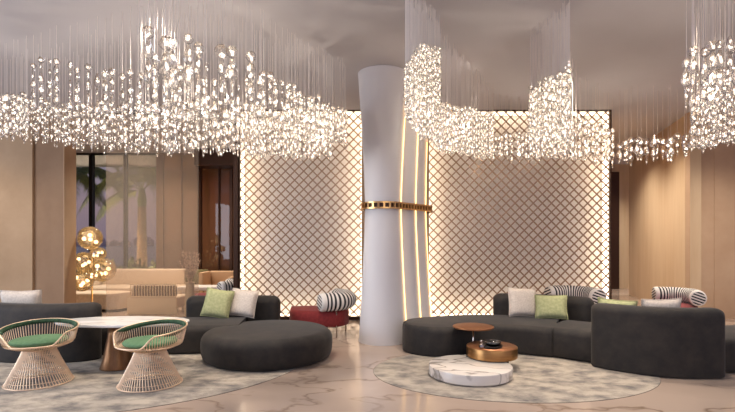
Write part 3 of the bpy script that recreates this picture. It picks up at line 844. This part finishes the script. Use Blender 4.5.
def red_chair(label, loc, rz):
    """faces -x: seat in front, striped tube wraps the +x side"""
    t = thing('red_lounge_chair', label, 'chair', loc, rz, 'red lounge chairs')
    P = [(-.50, 0), (-.15, 0), (.15, 0), (.50, 0)]
    obj('seat', sweep(P, .40, .17, .43, .10, .06, .38, .30, 0, .06, .02), M['red'], t)
    uvtube([(.20, -.42, .585), (.42, -.24, .585), (.50, 0, .585), (.42, .24, .585), (.20, .42, .585)], .152, 'backrest', t, [M['stripe'], M['stripe_cap']])
    for x, y in ((-.34, -.24), (-.34, .24), (.40, -.30), (.40, .30)):
        bm = NB(); tube(bm, [(x, y, 0), (x, y, .16 if x < 0 else .46)], .011, 8); obj('leg', bm, M['chrome'], t)
    bm = NB(); tube(bm, [(-.34, -.24, .165), (-.34, .24, .165), (.40, .30, .165), (.40, -.30, .165)], .010, 8, True); obj('frame', bm, M['chrome'], t)
    return t
r0 = red_chair('red lounge chair with striped tube back between the round pouf and the column', (PX(318, 7.95), 8.08, 0), math.radians(-12))
dup(r0, (3.68, 8.55, 0), math.radians(50), 'red lounge chair with striped tube back behind the far backrest, before the right lattice')
rc = dup(r0, (5.62, 8.72, 0), math.radians(26), 'red lounge chair with striped tube back in front of the right wall'); rc.scale = (.9, .9, .95)
dup(r0, (PX(218, 10.45), 10.35, 0), math.radians(5), 'red lounge chair in the lounge, half hidden behind the left sofa pillows')

# ------------------------------------------------------------------ chandeliers
random.seed(77)
def bead(bm, x, y, z, l, r, kind, rot):
    """one crystal drop: faceted shell with a glowing seed; z is its top, l its length"""
    if kind == 0: prof = [(0, 0), (.35, -.10), (.62, -.30), (.95, -.58), (1, -.72), (.7, -.90), (0, -1)]
    elif kind == 1: prof = [(0, 0), (.6, -.12), (1, -.42), (.92, -.66), (.5, -.90), (0, -1)]
    else: prof = [(0, 0), (.5, -.08), (.8, -.25), (.55, -.55), (.3, -.8), (0, -1)]
    seg = 7; rings = []
    for rr, zz in prof:
        if rr == 0: rings.append([bm.verts.new((x, y, z+zz*l))])
        else: rings.append([bm.verts.new((x+rr*r*math.cos(rot+2*PI*i/seg), y+rr*r*math.sin(rot+2*PI*i/seg), z+zz*l)) for i in range(seg)])
    for a, b in zip(rings, rings[1:]):
        for i in range(seg):
            j = (i+1) % seg
            if len(a) == 1: bm.faces.new((a[0], b[j], b[i]))
            elif len(b) == 1: bm.faces.new((a[i], a[j], b[0]))
            else: bm.faces.new((a[i], a[j], b[j], b[i]))
    # glowing seeds added inside the drop as its bright sparkles
    for q_ in range(4 if r > .03 else 2):
        an = R()*6.28; ro = r*.42*R(); c = Vector((x+ro*math.cos(an), y+ro*math.sin(an), z-l*(.32+.42*R()))); q = r*(.10+.12*R()); h = l*(.05+.08*R())
        v = [bm.verts.new(c+Vector(d)) for d in ((q, 0, 0), (0, q, 0), (-q, 0, 0), (0, -q, 0), (0, 0, h), (0, 0, -h))]
        for i in range(4):
            j = (i+1) % 4
            bm.faces.new((v[i], v[j], v[4])).material_index = 1; bm.faces.new((v[j], v[i], v[5])).material_index = 1

def strand_mesh(bm, x, y, zt, zb, s):
    z = zt; first = True
    while z > zb+.02:
        l = s*(1.55+.9*R()) ; rr = s*.5*(.80+.4*R()); k = 1 if first and R() < .6 else random.choice((0, 0, 1, 2))
        if first and k == 1: rr *= 1.15; l = rr*2.1
        if k == 2: rr *= .7
        if z-l < zb: k = 2; rr *= .6; l = max(.05, z-zb)
        bead(bm, x, y, z, l, rr, k, R()*6); z -= l*.93; first = False
def wire_mesh(bm, x, y, zt, zb): tube(bm, [(x, y, zb), (x, y, CEIL)], .0028, 3, cap=False)

def chandelier(label, specs, loc):
    t = thing('crystal_chandelier', label, 'chandelier', loc, 0, 'hanging crystal chandeliers')
    S = []
    for x0, x1, n, d0, d1, t0, t1, b0, b1, jd, jt, s in specs:
        for i in range(n):
            f = (i+.5)/n + (R()-.5)*.9/n; d = d0+(d1-d0)*f+(R()-.5)*jd; px = x0+(x1-x0)*f
            zt = PZ(t0+(t1-t0)*f+(R()-.5)*2*jt, d); zb = PZ(b0+(b1-b0)*f+(R()-.5)*7, d)
            S.append((d, PX(px, d), zt, zb, s*(.9+.2*R())))
    S.sort(key=lambda q: q[0]/(q[2]-q[3]+.15)/q[4])
    for d, x, zt, zb, s in S[:100]:
        bm = NB(); strand_mesh(bm, 0, 0, zt, zb, s); o = obj('crystal_strand', bm, [M['crystal'], M['core']], t, False)
        o.location = (x-loc[0], d-loc[1], -loc[2])
        bm = NB(); wire_mesh(bm, 0, 0, zt, zt-.02); obj('suspension_wire', bm, M['strand_wire'], o, False)
    if len(S) > 100:
        bm = NB(); bw = NB()
        for d, x, zt, zb, s in S[100:]:
            strand_mesh(bm, x-loc[0], d-loc[1], zt-loc[2], zb-loc[2], s); tube(bw, [(x-loc[0], d-loc[1], zt-.02-loc[2]), (x-loc[0], d-loc[1], CEIL-loc[2])], .0028, 3, cap=False)
        o = obj('crystal_strands', bm, [M['crystal'], M['core']], t, False); o['kind'] = 'stuff'
        o2 = obj('suspension_wires', bw, M['strand_wire'], o, False); o2['kind'] = 'stuff'
    return t
#       x0   x1   n   d0   d1   t0   t1   b0   b1   jd  jt  size
chandelier('long waving crystal chandelier sweeping across the left half of the ceiling', [
    (-10, 28, 20, 6.7, 6.4, 96, 94, 136, 140, .7, 4, .066),
    (30, 142, 13, 6.0, 5.3, 60, 72, 114, 118, .15, 6, .072),
    (24, 148, 44, 6.8, 5.9, 104, 106, 142, 154, .8, 6, .062),
    (142, 254, 8, 4.5, 4.8, 26, 46, 98, 104, .2, 6, .110),
    (148, 256, 15, 4.9, 5.3, 60, 78, 128, 134, .3, 9, .078),
    (138, 264, 46, 5.3, 5.9, 98, 108, 152, 158, .5, 6, .064),
    (256, 348, 17, 5.3, 7.1, 68, 110, 124, 146, .1, 3, .076),
    (252, 332, 38, 5.9, 7.0, 106, 116, 157, 158, .5, 5, .064),
    (290, 346, 24, 6.0, 7.0, 92, 112, 134, 148, .3, 4, .056)], (-2.3, 5.4, CEIL))
chandelier('dense column of tiny crystals beside the white column with a tail along the right lattice', [
    (405, 420, 34, 4.9, 5.3, 68, 46, 116, 134, .5, 5, .046),
    (418, 440, 50, 5.2, 5.7, 46, 52, 134, 142, .5, 6, .046),
    (434, 494, 76, 5.8, 8.2, 104, 116, 150, 158, .6, 6, .056),
    (490, 530, 15, 8.4, 8.8, 132, 134, 158, 160, .3, 4, .070)], (1.2, 6.2, CEIL))
chandelier('crystal chandelier with a dense tall head hanging before the middle of the right lattice', [
    (530, 570, 62, 6.0, 5.3, 90, 68, 138, 142, .4, 5, .056),
    (529, 576, 28, 6.2, 6.8, 116, 118, 157, 159, .4, 5, .066),
    (572, 613, 15, 7.2, 8.6, 112, 132, 158, 166, .4, 4, .080),
    (616, 690, 15, 8.3, 8.0, 141, 133, 166, 160, .5, 4, .100)], (3.2, 6.6, CEIL))
chandelier('crystal chandelier of large drops at the right edge in front of the right wall', [
    (684, 748, 8, 4.4, 4.5, 54, 36, 92, 98, .3, 7, .090),
    (684, 748, 12, 4.8, 4.9, 74, 60, 112, 110, .3, 6, .066),
    (690, 748, 28, 5.2, 5.6, 104, 88, 150, 142, .5, 6, .060)], (3.4, 5.0, CEIL))

# ------------------------------------------------------------------ light
def point(x, y, z, w, col=(1, .82, .62), r=.06):
    l = bpy.data.lights.new('point_light', 'POINT'); l.energy = w; l.color = col; l.shadow_soft_size = r
    o = bpy.data.objects.new('point_light', l); COL.objects.link(o); o.location = (x, y, z); return o
def area(x, y, z, rx, rz, sx, sy, w, col):
    l = bpy.data.lights.new('area_light', 'AREA'); l.shape = 'RECTANGLE'; l.size = sx; l.size_y = sy; l.energy = w; l.color = col
    o = bpy.data.objects.new('area_light', l); COL.objects.link(o); o.location = (x, y, z); o.rotation_euler = (rx, 0, rz); return o
WARM = (1, .88, .74)
for px, py, d, w in ((15, 118, 6.5, 9), (85, 115, 6.0, 10), (150, 110, 5.5, 11), (200, 105, 5.2, 13), (250, 120, 5.5, 11), (310, 128, 6.6, 14),
                     (422, 105, 5.3, 12), (465, 132, 7.0, 12), (512, 146, 8.5, 9), (550, 115, 5.7, 12), (592, 140, 7.9, 10), (650, 148, 8.2, 6), (712, 95, 5.0, 13)):
    for q in (-1, 0, 1): point(PX(px+q*9, d), d+q*.12, PZ(py+(q*q*2-1)*7, d), w/3, WARM, .008)  # small points added among the strands to carry the chandeliers' light
def down(x, y, w, size=1.6, blend=.9, col=(1, .85, .68)):
    l = bpy.data.lights.new('downlight', 'SPOT'); l.energy = w; l.color = col; l.spot_size = size; l.spot_blend = blend; l.shadow_soft_size = .08
    o = bpy.data.objects.new('downlight', l); COL.objects.link(o); o.location = (x, y, CEIL-.04)
for x, y, w in ((5.5, 10.4, 360), (6.0, 12.2, 380), (8.2, 14.2, 420), (6.9, 7.8, 380)): down(x, y, w, 2.2, 1.0, (1, .89, .76))
for x, y, w in ((-6.2, 8.0, 100), (-7.6, 8.2, 130)): down(x, y, w, 1.9, 1.0)
for x, y, w in ((-4.9, 11.0, 300), (-6.6, 11.2, 260), (-3.4, 12.6, 300), (-5.6, 12.9, 200)): down(x, y, w, 2.2, 1.0, (1, .89, .76))  # lounge lamps added to brighten the sheer panel from behind
for x, y, w in ((1.3, 5.6, 330), (2.9, 6.6, 260), (-2.4, 5.4, 300), (-1.3, 6.9, 230), (3.6, 5.4, 150), (-3.9, 5.2, 200)): down(x, y, w, 1.5, .9, (1, .88, .74))
area(-9.0, 2.5, 2.2, PI/2, -PI/2+.35, 5, 3.2, 340, (.76, .86, 1.0))      # window daylight from the left
for px, d, w in ((128, 15.4, 130), (152, 16.4, 130), (97, 16.6, 180), (108, 16.0, 110), (190, 17.6, 150), (74, 16.4, 260)): point(PX(px, d), d, .35, w, (1, .86, .66), .1)   # garden uplights
area(3.0, -1.0, 3.0, PI/2-.25, 0, 7, 3, 75, (1, .94, .88))              # the open lobby behind the viewer

w = bpy.data.worlds.new('dusk'); sc.world = w; w.use_nodes = True
t = w.node_tree; t.nodes.clear()
tc = N(t, 'ShaderNodeTexCoord'); sp = N(t, 'ShaderNodeSeparateXYZ'); t.links.new(tc.outputs['Generated'], sp.inputs[0])
mr = N(t, 'ShaderNodeMapRange'); mr.inputs['From Min'].default_value = -.02; mr.inputs['From Max'].default_value = .35
t.links.new(sp.outputs['Z'], mr.inputs['Value'])
rp = N(t, 'ShaderNodeValToRGB')
rp.color_ramp.elements[0].color = lin((138, 124, 146)); rp.color_ramp.elements[1].color = lin((140, 150, 176))
e = rp.color_ramp.elements.new(.25); e.color = lin((164, 146, 158)); e = rp.color_ramp.elements.new(.5); e.color = lin((150, 150, 172))
t.links.new(mr.outputs[0], rp.inputs[0])
bg = N(t, 'ShaderNodeBackground'); bg.inputs[1].default_value = 1.05; t.links.new(rp.outputs[0], bg.inputs[0])
wo = N(t, 'ShaderNodeOutputWorld'); t.links.new(bg.outputs[0], wo.inputs[0])

sc.view_settings.view_transform = 'Standard'; sc.view_settings.look = 'None'
sc.view_settings.gamma = 1; sc.view_settings.use_curve_mapping = False
sc.view_settings.exposure = 0.24
sc.cycles.transparent_max_bounces = 32
sc.cycles.max_bounces = 12; sc.cycles.transmission_bounces = 10; sc.cycles.glossy_bounces = 4; sc.cycles.diffuse_bounces = 3
sc.cycles.sample_clamp_indirect = 4
sc.cycles.caustics_reflective = False; sc.cycles.caustics_refractive = False
sc.cycles.use_denoising = True
